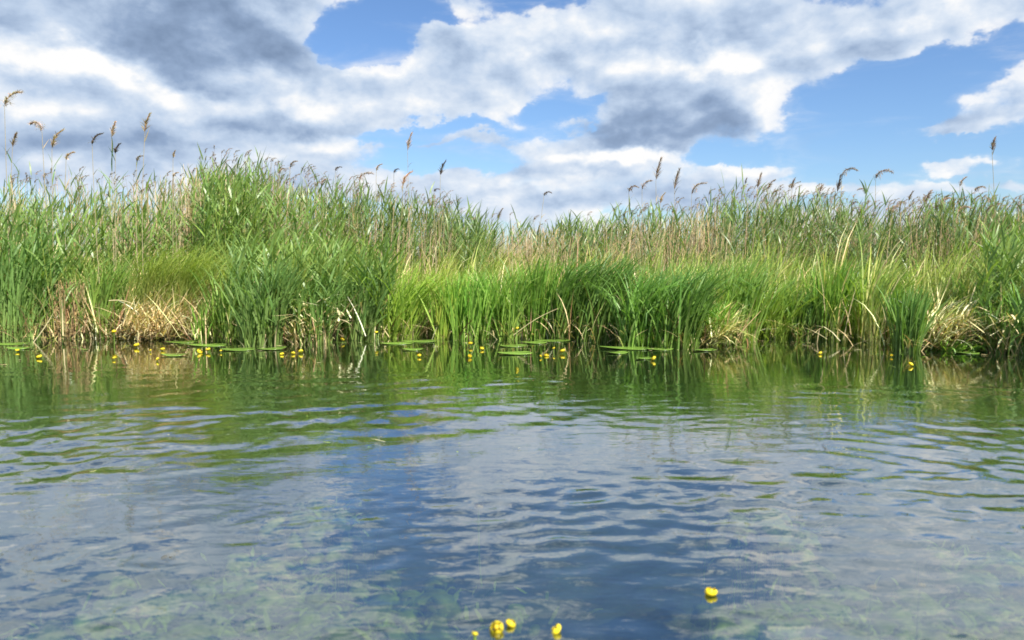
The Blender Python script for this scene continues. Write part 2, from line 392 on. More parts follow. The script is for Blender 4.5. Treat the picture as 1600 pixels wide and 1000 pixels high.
# ---- undergrowth right at the bank: fills the gaps with shaded, mixed stuff
def undergrowth():
    mb = MB(); N = 22000
    x = U(-11, 11, N); y = yb(x) + U(.45, 1.6, N)
    pg = pxof(x, y); gap = gapf(pg)
    k_ = rng.random(N) > gap * 1.15 * (y < yb(x) + 1.5); x, y = x[k_], y[k_]; N = len(x)
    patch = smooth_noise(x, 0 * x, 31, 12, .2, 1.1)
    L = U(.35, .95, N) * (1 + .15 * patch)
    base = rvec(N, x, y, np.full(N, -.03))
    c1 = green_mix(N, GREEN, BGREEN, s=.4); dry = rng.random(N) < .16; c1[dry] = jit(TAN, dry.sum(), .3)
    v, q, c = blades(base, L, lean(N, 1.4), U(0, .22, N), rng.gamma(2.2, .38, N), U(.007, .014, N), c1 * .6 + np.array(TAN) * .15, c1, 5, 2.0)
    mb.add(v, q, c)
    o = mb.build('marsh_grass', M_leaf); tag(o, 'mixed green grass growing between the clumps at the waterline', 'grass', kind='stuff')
    mb = MB(); N = 5200
    x = U(-11, 11, N); y = yb(x) + rng.normal(.2, .16, N)
    px = pxof(x, y); keep = rng.random(N) < np.where(px < 320, 1, np.where((px > 430) & (px < 620), .7, np.where(px > 1440, .7, .16)))
    x, y = x[keep], y[keep]; N = len(x)
    base = rvec(N, x, y, U(-.03, .12, N))
    cc = jit(TAN, N, .35, hue=.12); br = rng.random(N) < .35; cc[br] = jit(BROWN, br.sum(), .3)
    v, q, c = blades(base, U(.15, .75, N), U(0, 2 * PI, N), U(0, 1.25, N) ** 1.0, U(-.2, 1.2, N), U(.006, .016, N), cc, cc, 4, 1.3)
    mb.add(v, q, c)
    o = mb.build('dead_grass', M_dry); tag(o, 'dead tan stems and leaves littering the foot of the bank', 'dead grass', kind='stuff')
undergrowth()

# ---- reeds ---------------------------------------------------------
TOP = [(-400,285),(0,290),(60,292),(100,285),(150,300),(230,298),(290,292),(305,262),(340,255),(370,262),(420,276),(470,286),(520,298),(560,303),(600,308),(660,320),
       (700,326),(725,350),(760,354),(800,345),(840,356),(900,350),(960,342),(1010,338),(1060,328),(1110,320),(1160,314),(1260,310),(1310,325),(1350,335),(1400,335),
       (1430,326),(1500,324),(1560,328),(1600,326),(2000,320)]
TOP = np.array(TOP, float)
def topz(px, Y): return (400 - np.interp(px, TOP[:, 0], TOP[:, 1])) / F * Y + H

def reed_leaves(mb, A, B, bend, h, r, nl=9, lw=.022, ll=.38, col=BLUEG, col2=GREEN, lo=.3, wind=.9, droop=1.1):
    N = len(A)
    for k in range(nl):
        t = lo + (1 - lo) * (k + r.random(N)) / nl * .97
        tb = t[:, None]
        p = A + (B - A) * tb + bend * tb ** 2 - bend * tb
        a = np.where((k % 2) == 0, 0.0, PI) + r.normal(0, .9, N)
        a = np.where(r.random(N) < .42 * wind, r.normal(WIND, .5, N), a)
        up = np.clip((t - .8) / .2, 0, 1)
        c = green_mix(N, col, col2, r, .18)
        v, q, cc = blades(p, ll * U(.65, 1.15, N, r) * (1 - .15 * up), a, U(.25, .75, N, r) * (1 - .55 * up), U(.1, droop, N, r) * (1 - .4 * up),
                          lw * U(.7, 1.15, N, r), c, c * np.array([1.15, 1.08, .95]), 4, 1.4, taper=.3, wbase=.5, r=r)
        mb.add(v, q, cc)
def plume_mesh(mb, top, r, size, az0, col, n=46, droop=1.0, w=.0035):
    """feathery panicle: fine hanging branchlets round a curved axis. top: (N,3) where the panicle starts"""
    N = len(top); S = 6
    for k in range(n):
        t = (k + .5) / n
        # axis point
        th = droop * t * 1.2
        ax = top + np.stack([np.cos(az0) * size * t * np.sin(th * .7) * .9, np.sin(az0) * size * t * np.sin(th * .7) * .9, size * t * np.cos(th * .62)], -1)
        a = az0 + r.normal(0, 1.1 if t < .5 else .7, N)
        c = jit(col, N, .25, r)
        L = size * (.50 - .30 * t) * U(.6, 1.15, N, r)
        v, q, cc = blades(ax, L, a, U(.2, .7, N, r), U(.8, 2.1, N, r) * droop, np.full(N, w) * U(.8, 1.8, N, r), c, c * 1.15, 3, 1.2, taper=.5, wbase=.6, tipw=.3, r=r)
        mb.add(v, q, cc)

def reed_bed():
    r = np.random.default_rng(5); mb = MB()
    # leafy green reeds at the back
    K = 620; ky = U(11.5, 16.8, K, r); kx = U(-13, 13, K, r) * ky / 12; kn = r.integers(3, 15, K); kh = r.normal(.91, .085, K)
    kp = pxof(kx, ky); kn = (kn * np.where(kp < 290, .38, np.where(kp < 420, 1.0, np.where(kp < 720, .62, np.where(kp < 1080, .55, .70))))).astype(int)
    j = np.repeat(np.arange(K), kn); N = len(j)
    x = kx[j] + r.normal(0, .17, N); y = np.maximum(ky[j] + r.normal(0, .2, N), 11.3); px = pxof(x, y); cl = kh[j]
    h = np.maximum(topz(px, y) * cl * U(.84, 1.04, N, r), 1.1)
    A = rvec(N, x, y, np.full(N, .05)); B = A + rvec(N, r.normal(.12, .10, N), r.normal(0, .08, N), h)
    bend = rvec(N, U(-.1, .25, N, r), r.normal(0, .08, N), 0 * h)
    v, q, c, _ = tubes(A, B, bend, np.full(N, .0045), np.full(N, .002), green_mix(N, YGREEN, GREEN, r)); mb.add(v, q, c)
    reed_leaves(mb, A, B, bend, h, r, 10, .027, .38, (.105, .165, .07), (.14, .205, .055), .40)  # muted grey green: distance haze put into the leaf colours
    o = mb.build('reed', M_reed); tag(o, 'dense green reed bed with narrow leaves standing behind the sedge', 'reed bed', kind='stuff')
    # dry stems of last year
    mb = MB(); N = 12500
    y = U(11.2, 16.5, N, r); x = U(-13, 13, N, r) * y / 12; px = pxof(x, y); cl = smooth_noise(x, y, 52, 10, .15, .7)
    keep = r.random(N) < np.clip(.55 + .4 * cl, .12, 1); x, y, px = x[keep], y[keep], px[keep]; N = len(x)
    h = topz(px, y) * U(.66, .98, N, r) * np.where((px < 300) & (r.random(N) < .2), 1.12, 1)
    A = rvec(N, x, y, np.full(N, .03)); B = A + rvec(N, r.normal(.05, .16, N), r.normal(0, .12, N), h)
    bend = rvec(N, r.normal(0, .12, N), r.normal(0, .08, N), 0 * h)
    v, q, c, _ = tubes(A, B, bend, np.full(N, .0055), np.full(N, .0022), jit((.46, .36, .22), N, .3, r)); mb.add(v, q, c)
    k = r.random(N) < .35; reed_leaves(mb, A[k], B[k], bend[k], h[k], r, 3, .014, .22, TAN, (.33, .25, .14), .45, droop=1.8)
    o = mb.build('dry_reed', M_dry); tag(o, 'tan leafless dry reed stems of last year standing among green reeds', 'dry reeds', kind='stuff')
    # the crowd of small plumes on the skyline
    mb = MB(); N = 1050
    y = U(11.8, 16, N, r); px = r.uniform(20, 1600, N); keep = r.random(N) < np.where(px > 1100, 1, np.where(px > 950, .5, np.where(px > 700, .10, np.where(px > 420, .7, .4))))
    px, y = px[keep], y[keep]; N = len(px); x = (px - 800) / F * y
    h = topz(px, y) * U(.93, 1.085, N, r)
    A = rvec(N, x, y, np.full(N, .03)); B = A + rvec(N, r.normal(.08, .1, N), 0 * x, h); bend = rvec(N, r.normal(0, .12, N), 0 * x, 0 * x)
    v, q, c, _ = tubes(A, B, bend, np.full(N, .004), np.full(N, .0018), jit((.30, .24, .15), N, .2, r)); mb.add(v, q, c)
    plume_mesh(mb, B, r, U(.08, .16, N, r), r.normal(WIND, .7, N), (.30, .22, .16), 24, 1.2, .009)
    o = mb.build('reed_plume', M_plume); tag(o, 'crowd of small brown reed plumes low along the top of the reed bed', 'reed plumes', kind='stuff')
reed_bed()

# ---- near leafy reeds that come down to the water on the left -------
def near_reeds():
    r = np.random.default_rng(8); mb = MB()
    spans = [(-250, 150, 165, 8.9, 11.6, 312, 50), (350, 600, 150, 8.75, 10.6, 372, 30), (300, 400, 120, 10.4, 12, 264, 30), (400, 520, 60, 10.4, 12, 292, 30), (1520, 1750, 150, 8.0, 10.0, 350, 40), (160, 330, 60, 10.6, 11.8, 300, 40)]
    for (p0, p1, N, y0, y1, ty, tj) in spans:
        px = U(p0, p1, N, r); y = U(y0, y1, N, r); x = (px - 800) / F * y; y = np.maximum(y, yb(x) + .05); x = (px - 800) / F * y
        h = (400 - (ty + np.abs(r.normal(0, tj, N)))) / F * y + H
        A = rvec(N, x, y, np.full(N, -.02)); B = A + rvec(N, r.normal(.12, .12, N), r.normal(-.05, .1, N), h)
        bend = rvec(N, U(-.1, .25, N, r), r.normal(0, .1, N), 0 * h)
        v, q, c, _ = tubes(A, B, bend, np.full(N, .0048), np.full(N, .002), green_mix(N, YGREEN, GREEN, r)); mb.add(v, q, c)
        reed_leaves(mb, A, B, bend, h, r, 11, .029, .38, (.115, .20, .06), (.17, .25, .055), .22)
    o = mb.build('waterside_reed', M_reed); tag(o, 'deep green leafy reeds coming down to the water left of centre', 'reeds', kind='stuff')
near_reeds()

# ---- single plumed reeds that stand out against the sky -------------
# px of plume, py of plume top, py where the plume starts, distance, foot px, droop, colour, leaves, label
RB = (.20, .145, .115); RT = (.34, .25, .17); RP = (.30, .22, .185); RD = (.12, .09, .085)
REEDS = [
 (12,140,168,8.8,14,1.2,RT,0,'tallest reed at the far left edge with ragged tan plume high against cloud'),
 (72,182,205,9.0,84,1.6,RP,0,'tall reed with long hooked pale plume, second tall one from the left edge'),
 (84,206,232,8.9,86,.7,RT,1,'reed with dense tan plume directly below the hooked pale plume'),
 (22,212,230,9.3,12,.6,RP,1,'thin reed with faint plume beside the tallest left reed'),
 (108,236,250,9.6,104,1.2,RT,0,'short reed with small pinkish tan plume right of the hooked one'),
 (148,208,226,9.6,158,1.0,RD,0,'slender leaning reed with dark broken plume, left of the fan shaped plume'),
 (176,196,214,9.8,180,.35,RT,1,'reed with fan shaped tan plume standing upright on the left'),
 (184,226,240,9.8,182,.9,RD,1,'reed with dark wisp just right of and below the fan shaped plume'),
 (228,184,207,9.6,226,.4,RT,0,'tall upright reed with narrow two lobed brown plume on the left'),
 (218,242,252,10.4,218,1.2,RB,1,'low reed with little brown plume under the two lobed one'),
 (272,238,247,10.6,270,.4,RT,0,'reed with tiny round tan plume left of the tall green clump'),
 (276,268,277,10.6,284,1.3,RT,0,'bent reed with tiny plume below the round one, beside the green clump'),
 (440,262,272,12,440,1.1,RP,0,'reed with pale pink plume above the middle of the green clump'),
 (458,250,262,12,462,1.2,RB,0,'reed with small hooked brown plume on the right shoulder of the green clump'),
 (530,258,267,12,526,1.5,RD,0,'reed with dark nodding plume left of the tall green blade'),
 (507,278,290,12,504,1.3,RP,0,'reed with pinkish plume low to the left of the dark nodding one'),
 (567,264,284,11.4,556,1.5,RP,0,'reed with big drooping purple brown plume right of the tall green blade'),
 (592,256,267,12,589,1.0,RT,0,'reed with compact tan plume between the purple and the orange ones'),
 (621,262,270,12.4,620,1.4,RD,0,'reed with small dark plume just left of the orange tan one'),
 (632,270,292,11.6,634,.8,(.42,.25,.16),0,'reed with orange tan plume under the lone thin tall reed'),
 (638,214,236,12,640,.3,RP,0,'lone thin tall reed with narrow plume rising high left of centre'),
 (690,256,274,12,686,.5,RD,0,'slim reed with dark upright wisp left of the low gap'),
 (685,292,300,12,682,1.7,RD,0,'reed with dark umbrella shaped plume at the left edge of the low gap'),
 (780,330,345,12.5,800,.5,RB,0,'leaning pale stalk with small plume in the low gap at centre'),
 (858,296,306,12,834,2.0,RD,0,'leaning reed with dark hooked plume alone over the low gap'),
 (990,286,300,12,986,1.9,RB,0,'reed with brown plume curled over like a cane right of the gap'),
 (1008,280,296,12,1010,1.2,RB,0,'reed with open forked plume next to the cane shaped one'),
 (1026,256,282,12,1022,.3,RB,0,'tall reed with long slim upright plume right of the gap'),
 (1055,272,296,12.4,1058,.3,RB,0,'reed with slim dark plume between the long slim one and the bushy one'),
 (1086,282,304,12,1084,1.3,RP,0,'reed with bushy spreading brown plume right of the slim ones'),
 (1034,304,318,12,1034,.6,RT,1,'short leafy reed with pale plume under the long slim plume'),
 (1166,280,287,13,1166,.4,RD,0,'reed ending in a tiny dark dot of a plume'),
 (1185,276,294,13,1186,.3,RB,0,'thin reed with narrow brown plume right of the tiny dark dot'),
 (1204,282,296,13,1200,.9,RB,0,'reed with small ragged plume above the right reed clump, second after the dot'),
 (1238,282,296,13,1238,.4,RB,0,'reed with small upright plume over the tall right green reeds'),
 (1281,292,306,12.6,1280,.5,RB,0,'reed with stubby plume at the right end of the tall green reeds'),
 (1309,280,300,12.4,1304,.2,RD,0,'dark closed spike leaning right, below the big windblown plume'),
 (1322,256,276,12,1314,1.7,RB,0,'tall reed with big plume blown right, left of the matching pair'),
 (1375,258,280,12,1370,1.7,RB,0,'tall reed with layered plume blown right, right one of the matching pair'),
 (1362,290,302,12.6,1376,1.9,RP,0,'reed with plume drooping left just under the layered windblown one'),
 (1340,312,320,12.4,1334,1.9,RD,0,'low reed with dark hooked tip between the matching pair'),
 (1396,318,334,12,1394,1.3,RP,0,'low reed with wide pinkish brown plume before the white cloud'),
 (1422,302,314,12.4,1424,.5,RB,0,'reed with short dark brown brush, first one right of the white cloud'),
 (1449,300,318,12.2,1442,.7,RB,0,'reed with reddish club shaped plume leaning right'),
 (1476,304,320,12,1470,1.6,RP,0,'reed with loose purple brown plume bending right near the right end'),
 (1503,278,292,12.4,1504,.8,RP,0,'reed with feathery pale plume rising above its right hand neighbours'),
 (1530,286,300,12,1524,1.7,RB,0,'reed with rounded brown plume just left of the tallest right reed'),
 (1551,220,236,10.5,1562,.25,RB,0,'tallest reed on the right with small brown tuft on a long bare stalk'),
 (1546,320,332,11.6,1540,1.1,RB,0,'low reed with brown plume at the foot of the tallest right reed'),
 (1504,316,334,12,1496,1.8,RP,0,'low reed with arched plume left of the rounded brown one'),
]
def single_reeds():
    for i, (px, pt, ps, Y, fx, dr, col, lv, lab) in enumerate(REEDS):
        r = np.random.default_rng(100 + i)
        bx = (fx - 800) / F * Y
        Y = max(Y, float(yb(bx)) + .15)
        start = ypt(px - 4 * dr, ps, Y); sz = max((ps - pt) / F * Y * 1.25, .09)
        foot = np.array([(fx - 800) / F * Y, Y, .02])
        root = empty('plumed_reed', foot, lab, 'reed', 'plumed reeds standing against the sky')
        A = foot[None]; B = start[None]; bend = np.array([[r.normal(0, .05) + .06 * dr, 0, 0]])
        a = MB(); v, q, c, _ = tubes(A, B, bend, np.array([.0055]), np.array([.0026]), np.array([(.34, .29, .17)]), 5, 9); a.add(v, q, c)
        a.build('stem', M_dry, root)
        b = MB(); plume_mesh(b, B, r, np.array([sz]), np.array([PI if dr > 1.55 and px in (72, 567, 858, 1362) and px != 858 else 0.0]) + r.normal(0, .2, 1), np.array(col) * 1.5, 120, min(dr, 1.7), .0062)
        b.build('plume', M_plume, root)
        if lv:
            l = MB(); reed_leaves(l, A, B, bend, None, r, 6, .02, .34, BLUEG, GREEN, .45); l.build('leaves', M_reed, root)
        else:
            l = MB(); reed_leaves(l, A, B, bend, None, r, 3, .012, .2, TAN, (.3, .24, .14), .4, droop=2.0); l.build('dry_leaves', M_dry, root)
single_reeds()

# ---- clumps of sedge and iris along the waterline -------------------
# px, foot py, top py, half width px, n, kind, label
CL = [
 (20,531,345,40,420,'mix','dark green leafy clump with brown feet at the left edge'),
 (95,529,430,36,330,'dead','stand of dead tan stalks at the water near the left edge'),
 (150,528,400,26,260,'green','green clump between the dead stalks and the arching tussock'),
 (262,528,392,62,900,'arch','big arching tussock whose long leaves sweep over to the right'),
 (255,529,478,54,460,'heap','collapsed heap of tan leaves under the arching tussock'),
 (310,535,465,9,40,'iris','small group of bright green blades in front of the tan heap'),
 (352,532,410,24,220,'green','narrow green clump at the right of the arching tussock'),
 (405,541,400,34,360,'mix','dark leafy clump standing furthest out left of centre'),
 (480,537,425,36,300,'deadmix','clump with broken tan leaves hanging among the green'),
 (560,531,410,34,330,'mix','grey green clump with pale split leaves, right of the broken tan one'),
 (620,529,400,28,300,'fan','yellow green fan of blades over a dark hollow'),
 (688,531,425,14,120,'iris','upright pale lime bundle of blades mirrored in the water'),
 (735,530,420,36,420,'iris','row of upright bright green blades left of the lone tall flower'),
 (790,530,405,26,300,'green','full green clump just behind the tall yellow flower'),
 (835,530,388,22,260,'iris','tall green clump at the left of the dark hollow'),
 (882,531,385,28,430,'wind','tall dark green clump right of the dark hollow, tips blown right'),
 (935,534,383,34,480,'wind','broad green clump blown to the right at centre'),
 (1000,543,410,32,520,'wind','thick clump that stands furthest into the water right of centre'),
 (1060,545,400,36,460,'wind','dark green clump with fallen straws at its foot'),
 (1125,544,492,32,330,'straw','low light green tussock with straw coloured skirt touching the water'),
 (1150,534,395,36,380,'green','tall green clump behind the low straw skirted tussock'),
 (1205,530,420,26,280,'fan','yellowish green clump left of the dark gaps'),
 (1255,530,440,20,200,'iris','dark slim clump between two dark gaps on the right'),
 (1297,531,398,22,280,'iris','tall clump of broad green blades left of the black hollow'),
 (1358,531,400,24,320,'fan','clump with fanned out leaves right of the black hollow'),
 (1392,533,440,18,160,'green','light green clump behind the dark one that stands in the water'),
 (1424,550,440,20,280,'iris','dark green clump standing out in the water left of the pale heap'),
 (1480,544,468,36,800,'pale','pale straw heap of bent leaves glowing on the right'),
 (1500,548,515,40,260,'low','low fresh green leaves creeping out under the pale straw heap'),
 (1535,540,415,26,280,'mix','dark leafy clump right behind the pale straw heap'),
 (1585,553,450,26,260,'deadmix','shadowy clump with brown stalks at the right edge'),
 (1640,556,430,40,300,'mix','dark clump cut by the right edge'),
]
def clump(px, fy, ty, hw, n, kind, lab, i):
    r = np.random.default_rng(300 + i)
    foot = wpt(px, fy); Y = foot[1]; foot[2] = 0
    rad = hw / F * Y; h = (400 - ty) / F * Y + H
    root = empty('sedge_clump' if kind not in ('heap', 'pale', 'arch', 'straw') else 'tussock', foot, lab, 'tussock' if kind in ('heap', 'pale', 'arch', 'straw') else 'grass clump', 'clumps along the waterline')
    n = int(n * (.6 if kind in ('mix', 'deadmix') else .85))
    ang = U(0, 2 * PI, n, r); rr = np.sqrt(r.random(n)) * rad
    base = foot + rvec(n, np.cos(ang) * rr, np.sin(ang) * rr * .75 + .1, np.full(n, -.03))
    th0 = .02 + .15 * rr / rad * U(.2, 1, n, r) + np.abs(r.normal(0, .09, n)); az = ang + r.normal(0, .9, n)
    g = MB(); d = MB()
    if kind in ('green', 'wind', 'iris', 'fan', 'mix', 'deadmix', 'low'):
        ca, cb_ = {'green': (GREEN, BGREEN), 'wind': (DGREEN, (.095, .20, .035)), 'iris': ((.085, .20, .028), BGREEN), 'fan': (BGREEN, (.18, .27, .035)),
                  'mix': (DGREEN, BLUEG), 'deadmix': (DGREEN, GREEN), 'low': (BGREEN, (.10, .25, .05))}[kind]
        w = {'iris': U(.014, .026, n, r), 'mix': U(.012, .026, n, r)}.get(kind, U(.012, .024, n, r))
        if i in (26, 22): ca, cb_ = DGREEN, GREEN
        if i == 11: ca, cb_ = YGREEN, (.17, .30, .045)
        bendk = {'iris': r.gamma(1.5, .18, n), 'wind': r.gamma(4, .34, n), 'fan': r.gamma(3, .32, n), 'low': r.gamma(3, .4, n)}.get(kind, r.gamma(2.5, .28, n))
        wf = {'wind': .85, 'iris': .5, 'straw': .5}.get(kind, .6)
        sw = r.random(n) < wf; az = np.where(sw, r.normal(.05, .45, n), az)
        if kind == 'fan': th0 = th0 * 2.2
        if kind == 'low': th0 = th0 + .6
        L = h * (1 - .62 * r.random(n) ** 1.7) * (1 + .12 * bendk) / np.clip(np.cos(th0), .5, 1)
        c1 = green_mix(n, ca, cb_, r, .32) * r.uniform(.95, 1.45); c0 = c1 * .85 + np.array((.06, .055, .012))
        v, q, c = blades(base, L, az, th0, bendk, w, c0, c1, 6, 2.3, r=r); g.add(v, q, c); g.build('green_blades', M_leaf, root)
        if kind in ('mix', 'deadmix'):
            m = max(8, int(hw * .55)); A = foot + rvec(m, r.normal(0, rad * .6, m), U(0, .35, m, r), np.full(m, -.03))
            B = A + rvec(m, r.normal(.12, .13, m), r.normal(-.05, .12, m), h * U(.55, 1.05, m, r)); bd_ = rvec(m, r.normal(.05, .1, m), 0 * A[:, 0], 0 * A[:, 0])
            lv = MB(); v, q, c, _ = tubes(A, B, bd_, np.full(m, .005), np.full(m, .002), green_mix(m, YGREEN, GREEN, r)); lv.add(v, q, c)
            reed_leaves(lv, A, B, bd_, h, r, 9, .030, .36, BLUEG, GREEN, .12); lv.build('leafy_stems', M_reed, root)
        if kind not in ('low',):
            m = int(n * {'deadmix': .7, 'mix': .12}.get(kind, .14)); j = r.integers(0, n, m)
            Ld = h * (U(.25, .75, m, r) if kind == 'deadmix' else U(.2, .5, m, r)); cd = jit(TAN, m, .3, r)
            v, q, c = blades(base[j], Ld, U(0, 2 * PI, m, r), U(.1, .7, m, r), U(.2, 1.8, m, r), U(.008, .018, m, r), cd, cd, 5, 1.6, r=r)
            d.add(v, q, c)
            if kind == 'deadmix':
                m = 90; b2 = foot + rvec(m, r.normal(0, rad * .8, m), r.normal(.0, .1, m), U(.25, .62, m, r) * h)
                cd = jit(STRAW, m, .25, r); v, q, c = blades(b2, U(.08, .3, m, r), U(0, 2 * PI, m, r), U(.6, 2.2, m, r), U(0, .9, m, r), U(.012, .024, m, r), cd, cd, 4, r=r); d.add(v, q, c)
            d.build('dead_leaves', M_dry, root)
    elif kind == 'dead':
        A = base; B = base + rvec(n, r.normal(.03, .08, n), r.normal(0, .06, n), h * U(.45, 1.0, n, r))
        v, q, c, _ = tubes(A, B, rvec(n, r.normal(0, .08, n), 0 * rr, 0 * rr), np.full(n, .006), np.full(n, .004), jit((.36, .27, .13), n, .25, r)); d.add(v, q, c)
        d.build('stalks', M_dry, root)
        c1 = green_mix(n, GREEN, BGREEN, r); v, q, c = blades(base, h * U(.5, 1.15, n, r), az, th0, r.gamma(2, .25, n), U(.008, .014, n, r), c1 * .7, c1, 5, 2, r=r)
        g.add(v[:len(v) // 3 // 12 * 12], q[q.max(1) < len(v) // 3 // 12 * 12], c[:len(v) // 3 // 12 * 12]); g.build('green_blades', M_leaf, root)
    elif kind in ('arch', 'heap', 'pale', 'straw'):
        # long leaves that rise from the left and sweep over to the right and down
        sx = {'arch': .9, 'heap': .8, 'pale': 1.0, 'straw': .8}[kind]
        az = r.normal(0.05, .55 if kind == 'arch' else .95, n)
        fr_ = -.22 if kind in ('heap', 'pale') else 0
        base = foot + rvec(n, U(-1.25, .5, n, r) * rad * sx, fr_ + U(-.05, .5, n, r) * .8, U(0, .45, n, r) * h * (0 if kind == 'arch' else 1.2))
        if kind == 'arch': base[:, 2] = -.02
        if kind == 'arch':
            th0 = U(.0, .25, n, r); bd = U(1.2, 2.0, n, r); L = h * U(1.0, 1.45, n, r); bp = 2.3
        else:
            th0 = U(.2, 1.2, n, r); bd = U(.2, 1.5, n, r); L = U(.18, .62, n, r) * (.9 if kind != 'pale' else .85); bp = 1.4
        if kind == 'arch':
            c1 = green_mix(n, YGREEN, BGREEN, r, .22); c0 = c1 * .5 + np.array(TAN) * .2
            v, q, c = blades(base, L, az, th0, bd, U(.006, .012, n, r), c0, c1, 8, bp, r=r); g.add(v, q, c); g.build('green_blades', M_leaf, root)
            m = n // 5; cd = jit(TAN, m, .25, r); v, q, c = blades(base[:m], L[:m] * .7, az[:m], th0[:m] + .2, bd[:m], U(.006, .012, m, r), cd, cd, 7, bp, r=r); d.add(v, q, c); d.build('dead_leaves', M_dry, root)
        else:
            cc = {'heap': TAN, 'pale': STRAW, 'straw': (.55, .46, .2)}[kind]
            cd = jit(cc, n, .28, r)
            if kind in ('pale', 'straw'):
                k = r.random(n) < (.34 if kind == 'pale' else .5); cd[k] = green_mix(k.sum(), (.3, .38, .10), YGREEN, r)
            v, q, c = blades(base, L, az, th0, bd, U(.010, .020, n, r), cd, cd * 1.05, 6, bp, r=r); d.add(v, q, c)
            if kind in ('heap', 'pale'):
                m = n // 3; b2 = foot + rvec(m, U(-1, 1, m, r) * rad, U(-.1, .4, m, r), np.full(m, -.02)); c1 = green_mix(m, YGREEN, GREEN, r)
                v, q, c = blades(b2, U(.2, .75, m, r), r.normal(0, 1.2, m), U(0, .5, m, r), U(.3, 1.8, m, r), U(.007, .014, m, r), c1, c1, 6, 2, r=r); g.add(v, q, c)
                m = n // 3; b2 = foot + rvec(m, U(-1, 1, m, r) * rad, U(-.25, .3, m, r), U(0, .12, m, r)); cd = jit(BROWN, m, .4, r) * 1.3
                v, q, c = blades(b2, U(.1, .5, m, r), U(0, 2 * PI, m, r), U(.5, 1.5, m, r), U(-.3, .8, m, r), U(.006, .016, m, r), cd, cd, 4, r=r); d.add(v, q, c)
                g.build('green_blades', M_leaf, root)
            if kind == 'straw':
                m = n; b2 = foot + rvec(m, U(-.6, .6, m, r) * rad, U(0, .35, m, r), U(.1, .3, m, r))
                c1 = green_mix(m, (.22, .36, .05), (.15, .30, .05), r); v, q, c = blades(b2, U(.18, .42, m, r), U(0, 2 * PI, m, r), U(.1, .7, m, r), U(.5, 1.4, m, r), U(.006, .011, m, r), c1, c1, 5, r=r)
                g.add(v, q, c); g.build('green_blades', M_leaf, root)
            d.build('dead_leaves', M_dry, root)
for i, c_ in enumerate(CL): clump(*c_, i)

# fallen straws lying out over the water at the clumps' feet
STR = [((1010,520),(1045,541),8.35,'pale fallen straw slanting to the water left of the straw skirted tussock'),
       ((1078,490),(1150,532),8.5,'long pinkish fallen straw lying across the low light green tussock'),
       ((802,524),(872,482),8.75,'grey straw leaning up to the right beside the dark hollow'),
       ((905,505),(940,528),8.7,'green fallen blade slanting down at centre'),
       ((170,470),(215,478),8.8,'yellow blade lying level across the arching tussock'),
       ((1575,515),(1600,503),7.9,'pale straw sticking out at the right edge')]
for i, (a, b, Y, lab) in enumerate(STR):
    A, B = ypt(*a, Y), ypt(*b, Y - .1)
    if i in (0, 1, 3): B = wpt(*b) + np.array([0, 0, .01]); A = ypt(*a, B[1] + .12)
    mb = MB(); d_ = B - A; n_ = 7; t = np.linspace(0, 1, n_)[:, None]
    c_ = A + d_ * t + np.array([0, 0, .03]) * np.sin(t * PI); w_ = .007 * (1 - .6 * t)
    sd = np.array([0, .35, .94]); sd2 = np.array([0, .94, -.35])
    ring = np.stack([c_ + sd * w_, c_ + sd2 * w_ * .5, c_ - sd * w_, c_ - sd2 * w_ * .5], 1); idx = np.arange(n_ * 4).reshape(n_, 4); nx = np.roll(idx, -1, 1)
    Q = np.stack([idx[:-1], nx[:-1], nx[1:], idx[1:]], -1).reshape(-1, 4)
    mb.add(ring, Q, np.tile(np.array(STRAW if i != 3 else YGREEN) * .8, (n_ * 4, 1)))
    o = mb.build('fallen_straw', M_dry); tag(o, lab, 'straw', 'fallen straws at the waterline')

# ------------------------------------------------------------------ water lilies
def disc(c, rx, ry, rot, notch, r, tilt=.0, col=(.12, .26, .05), z=.006):
    K = 26; an = notch / 2 + (2 * PI - notch) * np.arange(K) / (K - 1)
    rr = 1 + .05 * np.sin(3 * an + r.uniform(0, 6)) + r.normal(0, .012, K)
    out = []
    rings = [0.02, .35, .7, .93, 1.0]
    for q in rings:
        X = rx * q * rr * np.cos(an); Yq = ry * q * rr * np.sin(an)
        Z = z + .006 * q ** 3 * np.sin(2 * an + 1) + tilt * X + .004 * q * q
        out.append(np.stack([c[0] + X * math.cos(rot) - Yq * math.sin(rot), c[1] + X * math.sin(rot) + Yq * math.cos(rot), Z], -1))
    V = np.stack(out); n = len(rings); idx = np.arange(n * K).reshape(n, K)
    Q = np.stack([idx[:-1, :-1], idx[1:, :-1], idx[1:, 1:], idx[:-1, 1:]], -1).reshape(-1, 4)
    # thickness: a lower copy and a rim
    V2 = V.copy(); V2[..., 2] -= .003; m = n * K
    Q2 = Q[:, ::-1] + m; e = idx[-1]; rim = np.stack([e[:-1], e[:-1] + m, e[1:] + m, e[1:]], -1)
    C = np.tile(np.array(col), (2 * m, 1)) * np.concatenate([np.repeat([.8, .95, 1.05, 1.1, .9], K)] * 2)[:, None]
    return np.concatenate([V.reshape(-1, 3), V2.reshape(-1, 3)]), np.concatenate([Q, Q2, rim]), C
